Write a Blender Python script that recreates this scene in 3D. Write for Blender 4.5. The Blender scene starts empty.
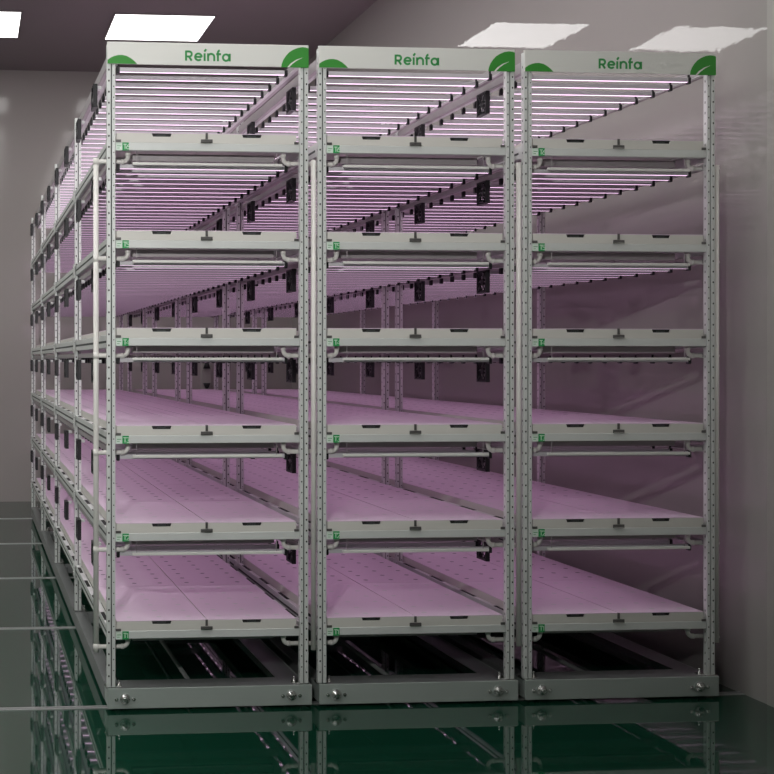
import bpy, bmesh, math
from mathutils import Vector, Matrix
PI = math.pi
scene = bpy.context.scene
COL = scene.collection

# ------------------------------------------------------------------ materials
def mat(name, color, rough=.5, metal=0.0, ior=1.5, emit=None, strength=0.0, noise=None, bump=None, spec=None):
    m = bpy.data.materials.new(name); m.use_nodes = True
    nt = m.node_tree; b = nt.nodes['Principled BSDF']
    b.inputs['Base Color'].default_value = (*color, 1)
    b.inputs['Roughness'].default_value = rough
    b.inputs['Metallic'].default_value = metal
    b.inputs['IOR'].default_value = ior
    if spec is not None: b.inputs['Specular IOR Level'].default_value = spec
    if emit:
        b.inputs['Emission Color'].default_value = (*emit, 1)
        b.inputs['Emission Strength'].default_value = strength
    if noise:
        sc, amt = noise
        tc = nt.nodes.new('ShaderNodeTexCoord'); n = nt.nodes.new('ShaderNodeTexNoise')
        n.inputs['Scale'].default_value = sc; n.inputs['Detail'].default_value = 4
        r = nt.nodes.new('ShaderNodeMixRGB'); r.blend_type = 'MIX'
        r.inputs[1].default_value = (*[c * (1 - amt) for c in color], 1)
        r.inputs[2].default_value = (*[min(1, c * (1 + amt)) for c in color], 1)
        nt.links.new(tc.outputs['Object'], n.inputs['Vector'])
        nt.links.new(n.outputs['Fac'], r.inputs[0]); nt.links.new(r.outputs[0], b.inputs['Base Color'])
    if bump:
        sc, st, dist = bump
        tc = nt.nodes.new('ShaderNodeTexCoord'); n = nt.nodes.new('ShaderNodeTexNoise')
        n.inputs['Scale'].default_value = sc; n.inputs['Detail'].default_value = 2
        bp = nt.nodes.new('ShaderNodeBump'); bp.inputs['Strength'].default_value = st
        bp.inputs['Distance'].default_value = dist
        nt.links.new(tc.outputs['Object'], n.inputs['Vector'])
        nt.links.new(n.outputs['Fac'], bp.inputs['Height']); nt.links.new(bp.outputs[0], b.inputs['Normal'])
    return m

M = dict(
    steel=mat('galvanised_steel', (.74, .76, .74), .38, .15, noise=(6, .05)),
    dark_steel=mat('dull_steel', (.30, .31, .31), .4, .5, noise=(5, .08)),
    bolt=mat('polished_bolt', (.85, .85, .83), .18, 1.0),
    groove=mat('groove_shadow', (.06, .068, .066), .6, .2),
    hole=mat('punched_hole', (.012, .012, .012), .8),
    sign=mat('sign_white', (.80, .80, .76), .4, 0.1),
    green=mat('leaf_green', (.04, .28, .035), .5),
    text=mat('lettering_green', (.045, .32, .085), .5),
    tile=mat('tile_green', (.02, .34, .09), .5),
    card=mat('card_white', (.75, .86, .77), .5),
    pale=mat('pale_mark', (.65, .85, .68), .5),
    tray=mat('tray_white', (.72, .70, .655), .45, noise=(3, .03)),
    raft=mat('raft_lamp_tinted', (.80, .66, .78), .5, noise=(8, .02)),  # white raft with the lamps' pink light partly tinted into its colour
    raft_hole=mat('planting_hole', (.30, .26, .31), .8),
    raft_hole_soft=mat('faint_hole', (.70, .68, .70), .7),  # paler hole tone, front trays only
    slot=mat('slot_black', (.02, .02, .02), .6),
    pvc=mat('pvc_white', (.82, .80, .76), .35),
    rail_grey=mat('rail_grey', (.42, .39, .40), .4, .2, noise=(9, .12)),
    lamp_body=mat('lamp_housing', (.66, .64, .67), .3, .0),
    diffuser=mat('lamp_diffuser', (.9, .9, .9), .4, emit=(1.0, .66, .95), strength=2.1),
    cap=mat('black_plastic', (.012, .012, .014), .4),
    blade=mat('fan_blade_plastic', (.10, .10, .105), .3),
    clip=mat('clip_metal', (.16, .155, .15), .35, .5),
    panel=mat('panel_light', (.9, .9, .9), .5, emit=(1, .99, .97), strength=3.9),
    rail=mat('rail_metal', (.55, .56, .55), .3, .6),
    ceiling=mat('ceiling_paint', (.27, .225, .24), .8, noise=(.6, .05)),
    wall_back=mat('wall_back_gloss', (.42, .385, .37), .10, 0, 1.5, noise=(.25, .08), bump=(.8, .06, .05)),
    wall=mat('wall_gloss', (.43, .41, .39), .015, 0, 1.5, noise=(.3, .05), bump=(6.0, .09, .006)),
    wall_matt=mat('wall_matt', (.44, .43, .40), .35, 0, 1.45),
    floor=mat('epoxy_green', (.005, .045, .025), .03, 0, 2.6, noise=(.4, .15), bump=(.5, .02, .05)),
    base=mat('painted_base', (.42, .47, .44), .42, .15),
)

# ------------------------------------------------------------------ mesh builder
class MB:
    def __init__(s): s.bm = bmesh.new(); s.mats = []
    def mi(s, m):
        if m not in s.mats: s.mats.append(m)
        return s.mats.index(m)
    def face(s, pts, m):
        f = s.bm.faces.new([s.bm.verts.new(p) for p in pts]); f.material_index = s.mi(m); return f
    def box(s, x0, x1, y0, y1, z0, z1, m, bev=0):
        v = [s.bm.verts.new((x, y, z)) for x in (x0, x1) for y in (y0, y1) for z in (z0, z1)]
        idx = [(0, 1, 3, 2), (4, 6, 7, 5), (0, 4, 5, 1), (2, 3, 7, 6), (0, 2, 6, 4), (1, 5, 7, 3)]
        fs = [s.bm.faces.new([v[i] for i in q]) for q in idx]
        for f in fs: f.material_index = s.mi(m)
        if bev:
            es = {e for f in fs for e in f.edges}
            bmesh.ops.bevel(s.bm, geom=list(es), offset=bev, segments=1, affect='EDGES')
        return s
    def prism(s, pts, axis, a0, a1, m):
        """polygon pts (u,v) extruded: axis 'y' -> (u,a,v); 'x' -> (a,u,v); 'z' -> (u,v,a)"""
        P = {'y': lambda u, v, a: (u, a, v), 'x': lambda u, v, a: (a, u, v), 'z': lambda u, v, a: (u, v, a)}[axis]
        A = [s.bm.verts.new(P(u, v, a0)) for u, v in pts]; B = [s.bm.verts.new(P(u, v, a1)) for u, v in pts]
        fs = [s.bm.faces.new(A), s.bm.faces.new(B[::-1])]
        n = len(pts)
        for i in range(n): fs.append(s.bm.faces.new([A[i], B[i], B[(i + 1) % n], A[(i + 1) % n]]))
        for f in fs: f.material_index = s.mi(m)
        bmesh.ops.recalc_face_normals(s.bm, faces=fs)
        return s
    def cyl(s, c, r, a0, a1, axis, m, n=12, r2=None):
        r2 = r if r2 is None else r2
        P = {'y': lambda u, v, a: (u, a, v), 'x': lambda u, v, a: (a, u, v), 'z': lambda u, v, a: (u, v, a)}[axis]
        A = [s.bm.verts.new(P(c[0] + r * math.cos(2 * PI * i / n), c[1] + r * math.sin(2 * PI * i / n), a0)) for i in range(n)]
        B = [s.bm.verts.new(P(c[0] + r2 * math.cos(2 * PI * i / n), c[1] + r2 * math.sin(2 * PI * i / n), a1)) for i in range(n)]
        fs = [s.bm.faces.new(A), s.bm.faces.new(B[::-1])]
        for i in range(n):
            f = s.bm.faces.new([A[i], B[i], B[(i + 1) % n], A[(i + 1) % n]]); f.smooth = True; fs.append(f)
        for f in fs: f.material_index = s.mi(m)
        bmesh.ops.recalc_face_normals(s.bm, faces=fs)
        return s
    def tube(s, pts, r, m, n=10, rs=None):
        pts = [Vector(p) for p in pts]; rings = []
        up = None
        for i, p in enumerate(pts):
            d = (pts[min(i + 1, len(pts) - 1)] - pts[max(i - 1, 0)]).normalized()
            if up is None:
                up = Vector((0, 0, 1)) if abs(d.z) < .9 else Vector((0, 1, 0))
            u = (up - d * up.dot(d))
            if u.length < 1e-4: u = Vector((1, 0, 0)) - d * d.x
            u.normalize(); up = u; w = d.cross(u)
            rr = rs[i] if rs else r
            rings.append([s.bm.verts.new(p + (u * math.cos(2 * PI * k / n) + w * math.sin(2 * PI * k / n)) * rr) for k in range(n)])
        fs = [s.bm.faces.new(rings[0]), s.bm.faces.new(rings[-1][::-1])]
        for a, b in zip(rings, rings[1:]):
            for k in range(n):
                f = s.bm.faces.new([a[k], b[k], b[(k + 1) % n], a[(k + 1) % n]]); f.smooth = True; fs.append(f)
        for f in fs: f.material_index = s.mi(m)
        bmesh.ops.recalc_face_normals(s.bm, faces=fs)
        return s
    def mesh(s, name):
        me = bpy.data.meshes.new(name); s.bm.normal_update(); s.bm.to_mesh(me); s.bm.free()
        for m in s.mats: me.materials.append(M[m])
        return me

def link(name, me, parent=None, loc=(0, 0, 0)):
    o = bpy.data.objects.new(name, me); COL.objects.link(o)
    if parent: o.parent = parent
    o.location = loc
    return o
def tag(o, label=None, cat=None, group=None, kind=None):
    if label: o['label'] = label
    if cat: o['category'] = cat
    if group: o['group'] = group
    if kind: o['kind'] = kind
    return o
def struct(name, mb, loc=(0, 0, 0)):
    return tag(link(name, mb.mesh(name), loc=loc), kind='structure')

def bend(p, q, r, n=5):
    return None

# ------------------------------------------------------------------ dimensions
CAMZ = 2.344
YF = 8.084                   # front plane of the racks
RX = [.91, 2.345, 3.78]      # left faces
W = 1.367                    # rack width
LEN = 10.06
TIERS = [.602 + .6525 * i for i in range(6)]           # tray tops, bottom first
LAMPZ = [t + .430 for t in TIERS]                    # lamp line above each tray
HB, HT = 4.316, 4.464        # header sign
POSTY = [0, 2.5, 5.0, 7.5, 9.98]
WALLX = 5.41; WALLL = -10.2; YB = 20.2; YN = -6.0; CH = 7.14

# ------------------------------------------------------------------ room
struct('floor', MB().box(WALLL, WALLX, YN, YB, -.1, 0, 'floor'))
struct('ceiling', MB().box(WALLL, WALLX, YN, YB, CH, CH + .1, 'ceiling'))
struct('wall_back', MB().box(WALLL - .1, WALLX + .1, YB, YB + .1, 0, CH, 'wall_back'))
struct('wall_right', MB().box(WALLX, WALLX + .1, 7.91, YB, 0, CH, 'wall'))
struct('wall_right', MB().box(WALLX - .004, WALLX + .1, YN, 7.91, 0, CH, 'wall_matt'))
struct('wall_left', MB().box(WALLL - .1, WALLL, YN, YB, 0, CH, 'wall_matt'))
struct('wall_front', MB().box(WALLL - .1, WALLX + .1, YN - .1, YN, 0, CH, 'wall_matt'))

# floor rails
where = ['directly under the front of the racks', 'meeting the second row of rack posts', 'meeting the third row of rack posts, midway along',
         'meeting the fourth row of rack posts', 'meeting the last rack posts near the back wall']
RY = [YF + .1 + 2.46 * i for i in range(5)]
for i, y in enumerate(RY):
    m = MB().box(WALLL, WALLX, y - .03, y + .03, 0, .006, 'rail', 0)
    m.box(WALLL, WALLX, y - .007, y + .007, .006, .008, 'dark_steel')
    tag(link('floor_rail', m.mesh('floor_rail')), 'pale steel rail across green floor, %s' % where[i], 'rail', 'steel rails set across the floor')

# ceiling light panels; nearer rows are unseen, added close together for extra light
seen = {(0, 3): 'square white ceiling light at the upper left corner of the photo',
        (0, 4): 'square white ceiling light directly above the sign of the drain pipe rack'}
pm = MB().box(0, 1.39, 0, 1.33, -.012, -.002, 'panel'); pm = pm.mesh('diffuser')
fm = MB()
for a in [(-.03, 1.42, -.03, 0), (-.03, 1.42, 1.33, 1.36), (-.03, 0, 0, 1.33), (1.39, 1.42, 0, 1.33)]:
    fm.box(a[0], a[1], a[2], a[3], -.016, -.001, 'ceiling')
fm = fm.mesh('light_frame')
for j in range(7):
    for i in range(5):
        e = link('ceiling_light', None, loc=(2.01 - 2.7 * (4 - i), 16.77 if j == 0 else 13.6 - 1.95 * (j - 1), CH))
        tag(e, seen.get((j, i), 'square white ceiling light, unseen, in a grid filled out to brighten the racks'), 'ceiling light', 'square ceiling light panels')
        link('frame', fm, e); link('diffuser', pm, e)

# ------------------------------------------------------------------ shared meshes
def post_mesh(flip):
    """front of the post at y=0; x 0..0.057"""
    m = MB()
    z0, z1 = .163, 4.452
    w = .057
    a = (0, .026, .034, w) if not flip else (0, .023, .031, w)
    m.box(a[0], a[1], 0, .045, z0, z1, 'steel', .002)
    m.box(a[2], a[3], 0, .045, z0, z1, 'steel', .002)
    m.box(a[1] - .001, a[2] + .001, .012, .04, z0, z1, 'groove')
    n = int((z1 - z0) / .0735)
    for k in range(1, n):
        z = z0 + k * .0735
        for (cx, r, dz) in (((a[0] + a[1]) / 2, .0058, 0), ((a[2] + a[3]) / 2, .0036, .037)):
            if flip: r, dz = (.0045, .037) if cx < w / 2 else (.0055, 0)
            zz = z + dz
            m.face([(cx + r * math.cos(PI / 3 * q), -.0006, zz + r * 1.3 * math.sin(PI / 3 * q)) for q in range(6)][::1], 'hole')
        # side face slots
        for xs, sg in ((-.0006, -1), (w + .0006, 1)):
            for yy in (.023,):
                m.face([(xs, yy + .005 * math.cos(PI / 2 * q + PI / 4), z + .011 * math.sin(PI / 2 * q + PI / 4)) for q in range(4)], 'hole')
    return m.mesh('upright_post')
POST_L, POST_R = post_mesh(False), post_mesh(True)

def foot_mesh():
    m = MB().box(-.006, .063, .0, .095, .155, .164, 'bolt', .001)
    m.box(.063, .105, .02, .075, .155, .162, 'bolt', .001)
    m.cyl((.088, .045), .011, .162, .176, 'z', 'bolt', 6); m.cyl((.088, .045), .005, .176, .2, 'z', 'bolt', 8)
    return m.mesh('foot_plate')
def foot_mesh_r():
    m = MB().box(-.006, .063, .0, .095, .155, .164, 'bolt', .001)
    m.box(-.048, -.006, .02, .075, .155, .162, 'bolt', .001)
    m.cyl((-.031, .045), .011, .162, .176, 'z', 'bolt', 6); m.cyl((-.031, .045), .005, .176, .2, 'z', 'bolt', 8)
    return m.mesh('foot_plate')
FOOT, FOOT_R = foot_mesh(), foot_mesh_r()
BRACKET = MB().box(-.005, 0, -.045, .125, -.155, -.03, 'steel', .001).cyl((-.02, -.06), .008, -.009, -.005, 'x', 'bolt', 8).cyl((.10, -.06), .008, -.009, -.005, 'x', 'bolt', 8).cyl((.10, -.12), .008, -.009, -.005, 'x', 'bolt', 8).mesh('beam_bracket')

def beam_mesh():
    m = MB().box(.058, W - .058, .004, .05, -.120, -.067, 'steel', .003)
    m.box(.058, W - .058, .05, .056, -.120, -.112, 'steel')
    return m.mesh('shelf_beam')
BEAM = beam_mesh()
def side_mesh():
    m = MB().box(.008, .04, .05, LEN - .02, -.135, -.045, 'steel', .003)
    m.box(.04, .062, .05, LEN - .02, -.075, -.069, 'steel')
    m.box(.0072, .0078, .1, LEN - .1, -.10, -.085, 'groove')
    # stepped slots in the top flange
    for k in range(16):
        y = .25 + k * .62
        m.box(.011, .038, y, y + .27, -.0455, -.0442, 'hole')
    return m.mesh('side_beam')
SIDE = side_mesh()
CROSS = MB().box(.04, W - .04, 0, .04, -.122, -.070, 'steel', .002).mesh('cross_beam')
RAIL = MB().box(.030, .052, .05, LEN - .05, .024, .062, 'rail_grey', .002).box(.052, .075, .05, LEN - .05, .024, .028, 'steel').mesh('lamp_rail')
TOPRAIL = MB().box(.012, .045, .08, LEN - .02, .028, .105, 'rail_grey', .003).box(.045, .075, .05, LEN - .05, .028, .032, 'steel').mesh('top_rail')
FRONTBAR = MB().box(.172, 1.19, .001, .022, .005, .023, 'sign', .002).box(.20, .203, .008, .014, .022, .1025, 'rail_grey').box(1.15, 1.153, .008, .014, .022, .1025, 'rail_grey').mesh('lamp_crossbar')
GUTTER = MB().box(.19, 1.17, .15, .20, -.168, -.118, 'rail_grey', .004).mesh('gutter')
PLATE = MB().box(.066, W - .07, .1, LEN - .1, -.080, -.074, 'tray').mesh('deck')

# lamps: x .078 .. 1.245
LX0, LX1 = .078, 1.245
def lamp_into(m, y, z):
    m.box(LX0 + .012, LX1 - .012, y - .014, y + .014, z - .004, z + .022, 'lamp_body')
    # flat diffuser strip below the housing
    m.box(LX0 + .014, LX1 - .014, y - .011, y + .011, z - .0068, z - .0042, 'diffuser')
    m.box(LX0 + .013, LX1 - .013, y - .014, y - .012, z - .0075, z - .004, 'lamp_body')
def cap_into(m, y, z, s):
    x0 = LX0 if s < 0 else LX1 - .016
    m.box(x0 - .003, x0 + .019, y - .018, y + .018, z - .02, z + .026, 'cap', .004)
    m.box(x0 + .003, x0 + .013, y - .006, y + .006, z + .026, z + .045, 'cap')
m = MB(); lamp_into(m, 0, 0); LAMP = m.mesh('grow_lamp')
m = MB(); cap_into(m, 0, 0, -1); CAPL = m.mesh('end_cap')
m = MB(); cap_into(m, 0, 0, 1); CAPR = m.mesh('end_cap')
LAMPY = [.10 + .2265 * k for k in range(44)]
NEAR = 16

# fan (thin in x, square in y/z), centre at origin
def fan_meshes():
    h = .083; t = .015
    m = MB()
    for (a, b, c, d) in ((-h, h, h - .010, h), (-h, h, -h, -h + .010), (-h, -h + .010, -h, h), (h - .010, h, -h, h)):
        m.box(-t, t, a, b, c, d, 'cap', .001)
    n = 20; R = .075; r = .0715
    for i in range(n):
        a0, a1 = 2 * PI * i / n, 2 * PI * (i + 1) / n
        q = [(R * math.cos(a0), R * math.sin(a0)), (R * math.cos(a1), R * math.sin(a1)), (r * math.cos(a1), r * math.sin(a1)), (r * math.cos(a0), r * math.sin(a0))]
        m.prism(q, 'x', -t, t, 'cap')
    for a in (PI / 4, 3 * PI / 4, 5 * PI / 4, 7 * PI / 4):
        m.tube([(-t + .002, .02 * math.cos(a), .02 * math.sin(a)), (-t + .002, .1 * math.cos(a), .1 * math.sin(a))], .0035, 'cap', 6)
    frame = m.mesh('fan_frame')
    m = MB(); m.cyl((0, 0), .026, -.010, .010, 'x', 'cap', 14)
    for i in range(4):
        a = 2 * PI * i / 4
        da = .30
        p = [(-.007, .024 * math.cos(a), .024 * math.sin(a)), (-.008, .064 * math.cos(a - .05), .064 * math.sin(a - .05)),
             (.008, .064 * math.cos(a + da + .08), .064 * math.sin(a + da + .08)), (.007, .024 * math.cos(a + da), .024 * math.sin(a + da))]
        m.face(p, 'blade'); m.face([(q[0] + .0015, q[1], q[2]) for q in p][::-1], 'blade')
    blades = m.mesh('fan_blades')
    m = MB()
    for rr in (.035, .055):
        m.tube([(t - .001, rr * math.cos(2 * PI * k / 16), rr * math.sin(2 * PI * k / 16)) for k in range(17)], .0015, 'cap', 4)
    guard = m.mesh('guard')
    return frame, blades, guard
FANF, FANB, FANG = fan_meshes()
HANGER = MB().box(.008, .050, -.028, .028, .056, .080, 'steel', .003).mesh('hanger')
FANY = [.616 + 1.27 * k for k in range(8)]

# pipes
def arc(c, u, v, r, n=5):
    c, u, v = Vector(c), Vector(u), Vector(v)
    return [c + u * r * math.cos(PI / 2 * k / n) + v * r * math.sin(PI / 2 * k / n) for k in range(n + 1)]
def left_branch(x_end):
    z = -.186; y = .078; r = .035
    pts = [(x_end, y, z), (.150 - r, y, z)] + arc((.150 - r, y, z + r), (0, 0, -1), (1, 0, 0), r)[1:] + [(.150, y, -.125)]
    return MB().tube(pts, .0150, 'pvc', 12).tube([(.104, y, z), (.125, y, z)], .0185, 'pvc', 12).cyl((.150, y), .0185, -.148, -.122, 'z', 'pvc', 12).mesh('drain_branch')
def right_branch():
    z = -.186; y = .078; r = .035
    pts = [(1.215, y, -.125)] + arc((1.215 + r, y, z + r), (-1, 0, 0), (0, 0, -1), r) + [(1.41 - r, y, z)] + arc((1.41 - r, y - r, z), (0, 1, 0), (1, 0, 0), r)[1:] + [(1.41, .035, z)]
    return MB().tube(pts, .0150, 'pvc', 12).tube([(1.24, y, z), (1.262, y, z)], .0185, 'pvc', 12).cyl((1.215, y), .0185, -.148, -.122, 'z', 'pvc', 12).mesh('drain_branch')
BR_FIRST, BR_L, BR_R = left_branch(-.065), left_branch(.0), right_branch()

# trays: front at y=0, top at z=0; width .607, length 1.24
def tray_mesh(front):
    m = MB(); w = .607; L = 1.236; zb = -.0665
    if front:
        c = w / 2
        pts = [(0, zb), (w, zb), (w, -.004), (c + .068, -.004), (c + .060, -.026), (c - .060, -.026), (c - .068, -.004), (0, -.004)]
        m.prism(pts, 'y', 0, .012, 'tray')
        m.box(c - .07, c + .07, .0121, .03, -.03, -.004, 'slot')
        m.box(c - .030, c + .028, .006, .0119, -.021, -.012, 'groove')  # paler block paints the slightly lit centre of the slot
    else:
        m.box(0, w, 0, .012, zb, -.004, 'tray')
    m.box(0, w, L - .012, L, zb, -.004, 'tray')
    m.box(0, .012, .012, L - .012, zb, -.004, 'tray')
    m.box(w - .012, w, .012, L - .012, zb, -.004, 'tray')
    m.box(.012, w - .012, .03, L - .012, zb, zb + .006, 'tray')
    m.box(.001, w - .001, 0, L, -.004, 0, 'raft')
    for i in range(3):
        for j in range(6):
            cx = .1 + i * .2015; cy = .115 + j * .2; r = .019
            m.face([(cx + r * math.cos(2 * PI * q / 10), cy + r * math.sin(2 * PI * q / 10), .0006) for q in range(10)], 'raft_hole_soft' if front else 'raft_hole')
    return m.mesh('growing_tray')
TRAYF, TRAYB = tray_mesh(True), tray_mesh(False)

# tier label pieces
CARD = MB().box(.060, .102, .0015, .004, -.122, -.069, 'card').box(.068, .096, .0008, .0015, -.094, -.090, 'text').box(.068, .085, .0008, .0015, -.108, -.105, 'text').mesh('tier_label')
TILE = MB().box(.104, .147, -.0005, .004, -.122, -.069, 'tile').mesh('number_tile')
def strokes(m, lines, s, ox, oz, y0, y1, w, mt):
    """thick polylines in the xz plane; s scale"""
    for ln in lines:
        closed = ln[0] == ln[-1]
        P = [Vector((ox + a * s, oz + b * s)) for a, b in ln]
        n = len(P); Lp, Rp = [], []
        for i in range(n):
            if closed:
                d = (P[(i + 1) % (n - 1)] - P[(i - 1) % (n - 1)]).normalized() if i < n - 1 else (P[1] - P[n - 2]).normalized()
            else: d = (P[min(i + 1, n - 1)] - P[max(i - 1, 0)]).normalized()
            nn = Vector((-d.y, d.x)) * w * .5
            Lp.append(P[i] + nn); Rp.append(P[i] - nn)
        for i in range(n - 1):
            m.prism([Lp[i], Lp[i + 1], Rp[i + 1], Rp[i]], 'y', y0, y1, mt)
def arcp(cx, cy, r, a0, a1, n=14):
    return [(cx + r * math.cos(math.radians(a0 + (a1 - a0) * k / n)), cy + r * math.sin(math.radians(a0 + (a1 - a0) * k / n))) for k in range(n + 1)]
DIG = {'T': [[(0, 10), (7, 10)], [(3.5, 10), (3.5, 0)]],
       '1': [[(0, 8), (3, 10), (3, 0)]],
       '2': [arcp(3, 7, 3, 170, -30, 8) + [(0, 0), (6.5, 0)]],
       '3': [arcp(3, 7.3, 2.7, 150, -90, 8), arcp(3, 2.4, 2.6, 90, -150, 8)],
       '4': [[(5, 0), (5, 10), (0, 3), (7, 3)]],
       '5': [[(6, 10), (1, 10), (.6, 5.6)] + arcp(3, 3, 3, 110, -150, 8)],
       '6': [[(5, 10), (2, 7), (.3, 4)], arcp(3.2, 3, 3, 180, 540, 12)]}
DIGM = []
for k in range(6):
    m = MB()
    strokes(m, DIG['T'], .0032, .110, -.113, -.0012, -.0006, .0055, 'pale')
    strokes(m, DIG[str(k + 1)], .0032, .130 - (0 if k else 0), -.113, -.0012, -.0006, .005, 'pale')
    DIGM.append(m.mesh('lettering'))
CLIP = MB().box(.672 - .008, .672 + .008, -.004, .001, -.040, .001, 'clip').box(.672 - .040, .672 + .040, -.008, .001, -.066, -.042, 'clip', .002).box(.672 - .036, .672 + .036, -.0095, -.008, -.0655, -.061, 'bolt').mesh('tray_clip')
CLIPL = MB().box(.0585, .094, -.004, .002, -.067, -.050, 'clip', .001).mesh('corner_clip')
CLIPR = MB().box(1.270, 1.300, -.004, .002, -.067, -.050, 'clip', .001).mesh('corner_clip')

# header sign
def header():
    return MB().box(0, W - .002, -.012, -.001, HB, HT, 'sign', .002).box(0, W - .002, -.001, .012, HT - .006, HT, 'sign').mesh('header_sign')
HEADER = header()
def letters():
    m = MB(); s = .000689; ox = .525 - 145 * s; oz = HB + .030
    L = [[(152.5, 0), (152.5, 97)],
         [(152, 89), (184, 89)] + arcp(184, 64.5, 24.5, 90, -90, 10)[1:] + [(152, 40)],
         [(180, 42), (208, 0)],
         arcp(274, 38, 32, 0, 318, 20), [(244, 38), (306, 38)],
         [(335, 0), (335, 74)], [(333, 90), (350, 114)],
         [(369, 0), (369, 74)], arcp(400, 40, 30, 180, 0, 12) + [(430, 0)],
         [(466, 0), (466, 84)] + arcp(486, 84, 20, 180, 95, 6)[1:], [(449, 68), (496, 68)],
         arcp(546, 36, 31, 0, 360, 20), [(582, 0), (582, 74)]]
    strokes(m, L, s, ox, oz, -.0145, -.0121, 19.5 * s, 'text')
    return m.mesh('lettering')
LETTERS = letters()
def leaf_small():
    k = 1 / 11.06 / 150
    P = [(72, 285), (72, 245), (110, 218), (150, 200), (190, 190), (235, 188), (285, 198), (330, 222), (370, 252), (402, 285)]
    return MB().prism([((x - 70) * k + .001, HB + (285 - y) * k + .001) for x, y in P][::-1], 'y', -.0145, -.0121, 'green').mesh('leaf_emblem')
def leaf_big():
    k = 1 / 11.06 / 147
    f = lambda x, y: (W - .002 - (440 - x) * k, HB - .003 + (325 - y) * k)
    P = [(135, 325), (142, 285), (160, 240), (188, 198), (225, 158), (270, 130), (320, 110), (370, 101), (410, 105), (440, 114), (440, 325)]
    m = MB().prism([f(*p) for p in P], 'y', -.0145, -.0121, 'green')
    V = [(200, 325), (222, 325), (262, 285), (310, 250), (378, 214), (300, 240), (240, 280)]
    return m, V, f
m, V, f = leaf_big(); LEAFB = m.mesh('leaf_emblem')
mv = MB(); mv.prism([f(*p) for p in V], 'y', -.0156, -.0146, 'sign'); VEIN = mv.mesh('leaf_vein')
LEAFS = leaf_small()

# base frame
def base_front():
    m = MB().box(.006, W + .022, -.012, -.002, .02, .155, 'base', .002)
    m.box(.006, W + .022, -.002, .2, .148, .155, 'dark_steel')
    m.box(.006, .018, -.002, .2, .03, .148, 'base')
    m.box(W + .010, W + .022, -.002, .2, .03, .148, 'base')
    return m.mesh('front_base_beam')
BASEF = base_front()
BASES_L = MB().box(0, .012, .2, LEN, .03, .150, 'dark_steel', .002).box(.012, .09, .2, LEN, .143, .150, 'dark_steel').box(.09, .094, .2, LEN, .10, .150, 'dark_steel').mesh('side_base_beam')
BASES_R = MB().box(W - .012, W, .2, LEN, .03, .150, 'base', .002).box(W - .17, W - .012, .2, LEN, .143, .150, 'dark_steel').box(W - .175, W - .17, .2, LEN, .10, .152, 'bolt').mesh('side_base_beam')
BASEC = MB().box(.012, W - .012, 0, .06, .05, .142, 'dark_steel', .002).mesh('cross_base_beam')
SHAFT = MB().cyl((.62, .095), .016, .06, LEN - .1, 'y', 'dark_steel', 10).mesh('drive_shaft')
def hub():
    m = MB().cyl((0, 0), .040, -.020, -.012, 'y', 'base', 18)
    n = 16; prev = None
    for j in range(5):
        a = j / 4 * PI / 2 * .92; r = .036 * math.cos(a); y = -.020 - .016 * math.sin(a)
        a2 = (j + 1) / 4 * PI / 2 * .92; r2 = .036 * math.cos(a2); y2 = -.020 - .016 * math.sin(a2)
        if j < 4: m.cyl((0, 0), r2, y2, y, 'y', 'bolt', n, r)
    m.cyl((0, 0), .012, -.046, -.034, 'y', 'bolt', 6)
    return m.mesh('axle_cap')
HUB = hub()
BOLT = MB().cyl((0, 0), .013, -.020, -.012, 'y', 'bolt', 6).cyl((0, 0), .005, -.026, -.020, 'y', 'bolt', 8).mesh('bolt')
WHEEL = MB().cyl((0, 0), .058, -.018, .018, 'x', 'dark_steel', 20).cyl((0, 0), .02, -.028, .028, 'x', 'bolt', 12).mesh('wheel')

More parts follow.
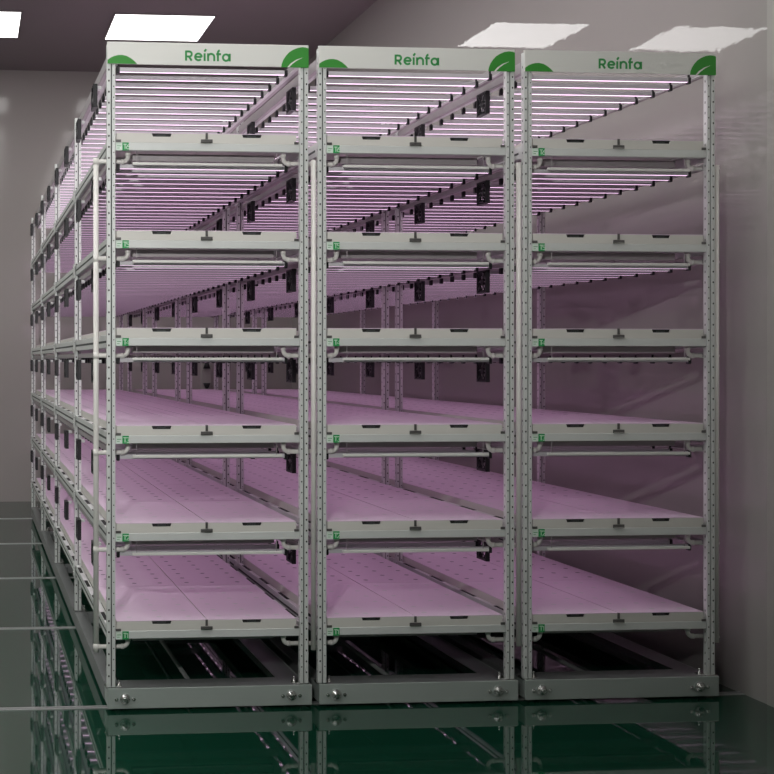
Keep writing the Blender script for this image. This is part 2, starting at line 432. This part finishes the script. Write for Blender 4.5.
# ------------------------------------------------------------------ racks
names = ['aisle side rack', 'middle rack', 'wall side rack']
racklab = ['tall steel grow rack with a white vertical drain pipe standing out beyond its aisle side',
           'tall steel grow rack standing between the other two racks, green leaf sign on top',
           'tall steel grow rack beside the glossy right wall, green leaf sign on top']
tiername = ['bottom', 'second lowest', 'third lowest', 'third highest', 'second highest', 'top']
for ri, X0 in enumerate(RX):
    R = tag(link('grow_rack', None, loc=(X0, YF, 0)), racklab[ri], 'rack', 'steel grow racks with signs')
    link('front_base_beam', BASEF, R); link('side_base_beam', BASES_L, R); link('side_base_beam', BASES_R, R)
    for y in POSTY[1:]: link('cross_base_beam', BASEC, R, (0, y, 0))
    link('drive_shaft', SHAFT, R)
    for x in (.12, W - .12):
        h = link('axle_cap', HUB, R, (x, 0, .087))
        for d in (-.058, .058): link('bolt', BOLT, h, (d, 0, -.003))
        for y in RY: link('wheel', WHEEL, R, (x, y - YF, .066))
    for i, y in enumerate(POSTY):
        pl = link('upright_post', POST_L, R, (0, y, 0)); pr = link('upright_post', POST_R, R, (W - .057, y, 0))
        link('foot_plate', FOOT, pl); link('foot_plate', FOOT_R, pr)
    hs = link('header_sign', HEADER, R)
    tag(link('lettering', LETTERS, hs), 'green company lettering')
    link('leaf_emblem', LEAFS, hs)
    lb = link('leaf_emblem', LEAFB, hs)
    hv = link('leaf_vein', VEIN, hs)
    fan_lab = None
    for ti, t in enumerate(TIERS):
        link('shelf_beam', BEAM, R, (0, 0, t))
        link('side_beam', SIDE, R, (0, 0, t))
        s2 = link('side_beam', SIDE, R, (W, 0, t)); s2.scale = (-1, 1, 1)
        for y in [.62, 1.24] + [p for p in (2.48, 3.72, 4.96, 6.2, 7.44, 8.68, 9.9)]:
            link('cross_beam', CROSS, R, (0, y, t))
        for y in POSTY[1:]:
            link('beam_bracket', BRACKET, R, (0, y, t))
        c = link('tier_label', CARD, R, (0, 0, t)); tl = link('number_tile', TILE, R, (0, 0, t)); link('lettering', DIGM[ti], tl)
        link('tray_clip', CLIP, R, (0, 0, t)); link('corner_clip', CLIPL, R, (0, 0, t)); link('corner_clip', CLIPR, R, (0, 0, t))
        link('gutter', GUTTER, R, (0, 0, t))
        link('drain_branch', BR_FIRST if ri == 0 else BR_L, R, (0, 0, t)); link('drain_branch', BR_R, R, (0, 0, t))
        L = LAMPZ[ti]
        rm = TOPRAIL if ti == 5 else RAIL
        link('lamp_rail', rm, R, (0, 0, L)); r2 = link('lamp_rail', rm, R, (W, 0, L)); r2.scale = (-1, 1, 1)
        if ti < 5: link('lamp_crossbar', FRONTBAR, R, (0, 0, L))
        for y in LAMPY[:NEAR]:
            lo = link('grow_lamp', LAMP, R, (0, y, L)); link('end_cap', CAPL, lo); link('end_cap', CAPR, lo)
        for y in FANY:
            fo = link('fan', FANF, R, (-.022, y, L - .072)); link('blades', FANB, fo); link('guard', FANG, fo); link('hanger', HANGER, fo)
    far = MB()
    for L in LAMPZ:
        for y in LAMPY[NEAR:]:
            lamp_into(far, y, L); cap_into(far, y, L, -1); cap_into(far, y, L, 1)
    tag(link('grow_lamp', far.mesh('grow_lamp'), R), kind='stuff')
    # vertical drain pipes
    zt = TIERS[5] - .186 + .02; zb = TIERS[0] - .186 - .035
    if ri == 0:
        m = MB().cyl((-.065, .078), .0185, zb, zt, 'z', 'pvc', 14)
        for t in TIERS: m.cyl((-.065, .078), .0195, t - .208, t - .164, 'z', 'pvc', 14)
        link('drain_pipe', m.mesh('drain_pipe'), R)
    m = MB().cyl((1.41 if ri < 2 else 1.396, .03), .0175, zb, zt, 'z', 'pvc', 14)
    link('drain_pipe', m.mesh('drain_pipe'), R)

# ------------------------------------------------------------------ trays
side = ['label side', 'plain side']
for ri, X0 in enumerate(RX):
    for ti, t in enumerate(TIERS):
        for si, xo in enumerate((.066, .679)):
            for k in range(8):
                o = link('growing_tray', TRAYF if k == 0 else TRAYB, loc=(X0 + xo, YF + .006 + k * 1.24, t))
                if k == 0:
                    lab = 'white front tray with handle slot, %s, %s shelf, %s' % (side[si], tiername[ti], names[ri])
                    grp = 'front trays with handle slots'
                else:
                    lab = 'white planting tray behind the front tray, %s, %s shelf, %s' % (side[si], tiername[ti], names[ri])
                    grp = 'planting trays, %s, %s shelf, %s' % (side[si], tiername[ti], names[ri])
                tag(o, lab, 'tray', grp)

# black two-cone fixture on the back wall
m = MB().box(-.09, .09, -.03, -.001, -.30, .30, 'wall_matt', .01)
fx = tag(link('wall_fixture', m.mesh('wall_fixture'), loc=(3.94, YB, 2.12)), 'black paired cone fixture on the back wall seen between the rack shelves', 'wall fixture')
fc = MB().cyl((0, -.09), .065, .08, .19, 'z', 'cap', 14, .025).mesh('upper_cone'); link('upper_cone', fc, fx)
fc = MB().cyl((0, -.09), .025, -.25, -.16, 'z', 'cap', 14, .065).mesh('lower_cone'); link('lower_cone', fc, fx)

# ------------------------------------------------------------------ world, camera
w = bpy.data.worlds.new('room_ambient'); scene.world = w; w.use_nodes = True
w.node_tree.nodes['Background'].inputs[0].default_value = (.02, .02, .02, 1)

ld = bpy.data.lights.new('work_light', 'SPOT'); ld.energy = 1150; ld.spot_size = math.radians(92); ld.spot_blend = 1.0
ld.shadow_soft_size = .08; ld.color = (1, .99, .97)
lo = bpy.data.objects.new('work_light', ld); COL.objects.link(lo); lo.location = (-.9, .9, 4.3)
lo.rotation_euler = (Vector((-.25, YF, 4.25)) - lo.location).to_track_quat('-Z', 'Y').to_euler()

cam = bpy.data.cameras.new('camera'); co = bpy.data.objects.new('camera', cam); COL.objects.link(co)
F = 1220.0; PX, PY = 63.3, 360.0; YAW = math.radians(4.373)
cam.sensor_width = 36; cam.lens = 36 * F / 774
cam.shift_x = (387 - PX) / 774; cam.shift_y = -(387 - PY) / 774
co.location = (0, 0, CAMZ); co.rotation_euler = (PI / 2, 0, -YAW)
cam.clip_end = 100
scene.camera = co
scene.view_settings.view_transform = 'Standard'
scene.view_settings.look = 'None'
scene.cycles.use_denoising = True
scene.cycles.sample_clamp_indirect = 4
scene.cycles.caustics_reflective = False; scene.cycles.caustics_refractive = False
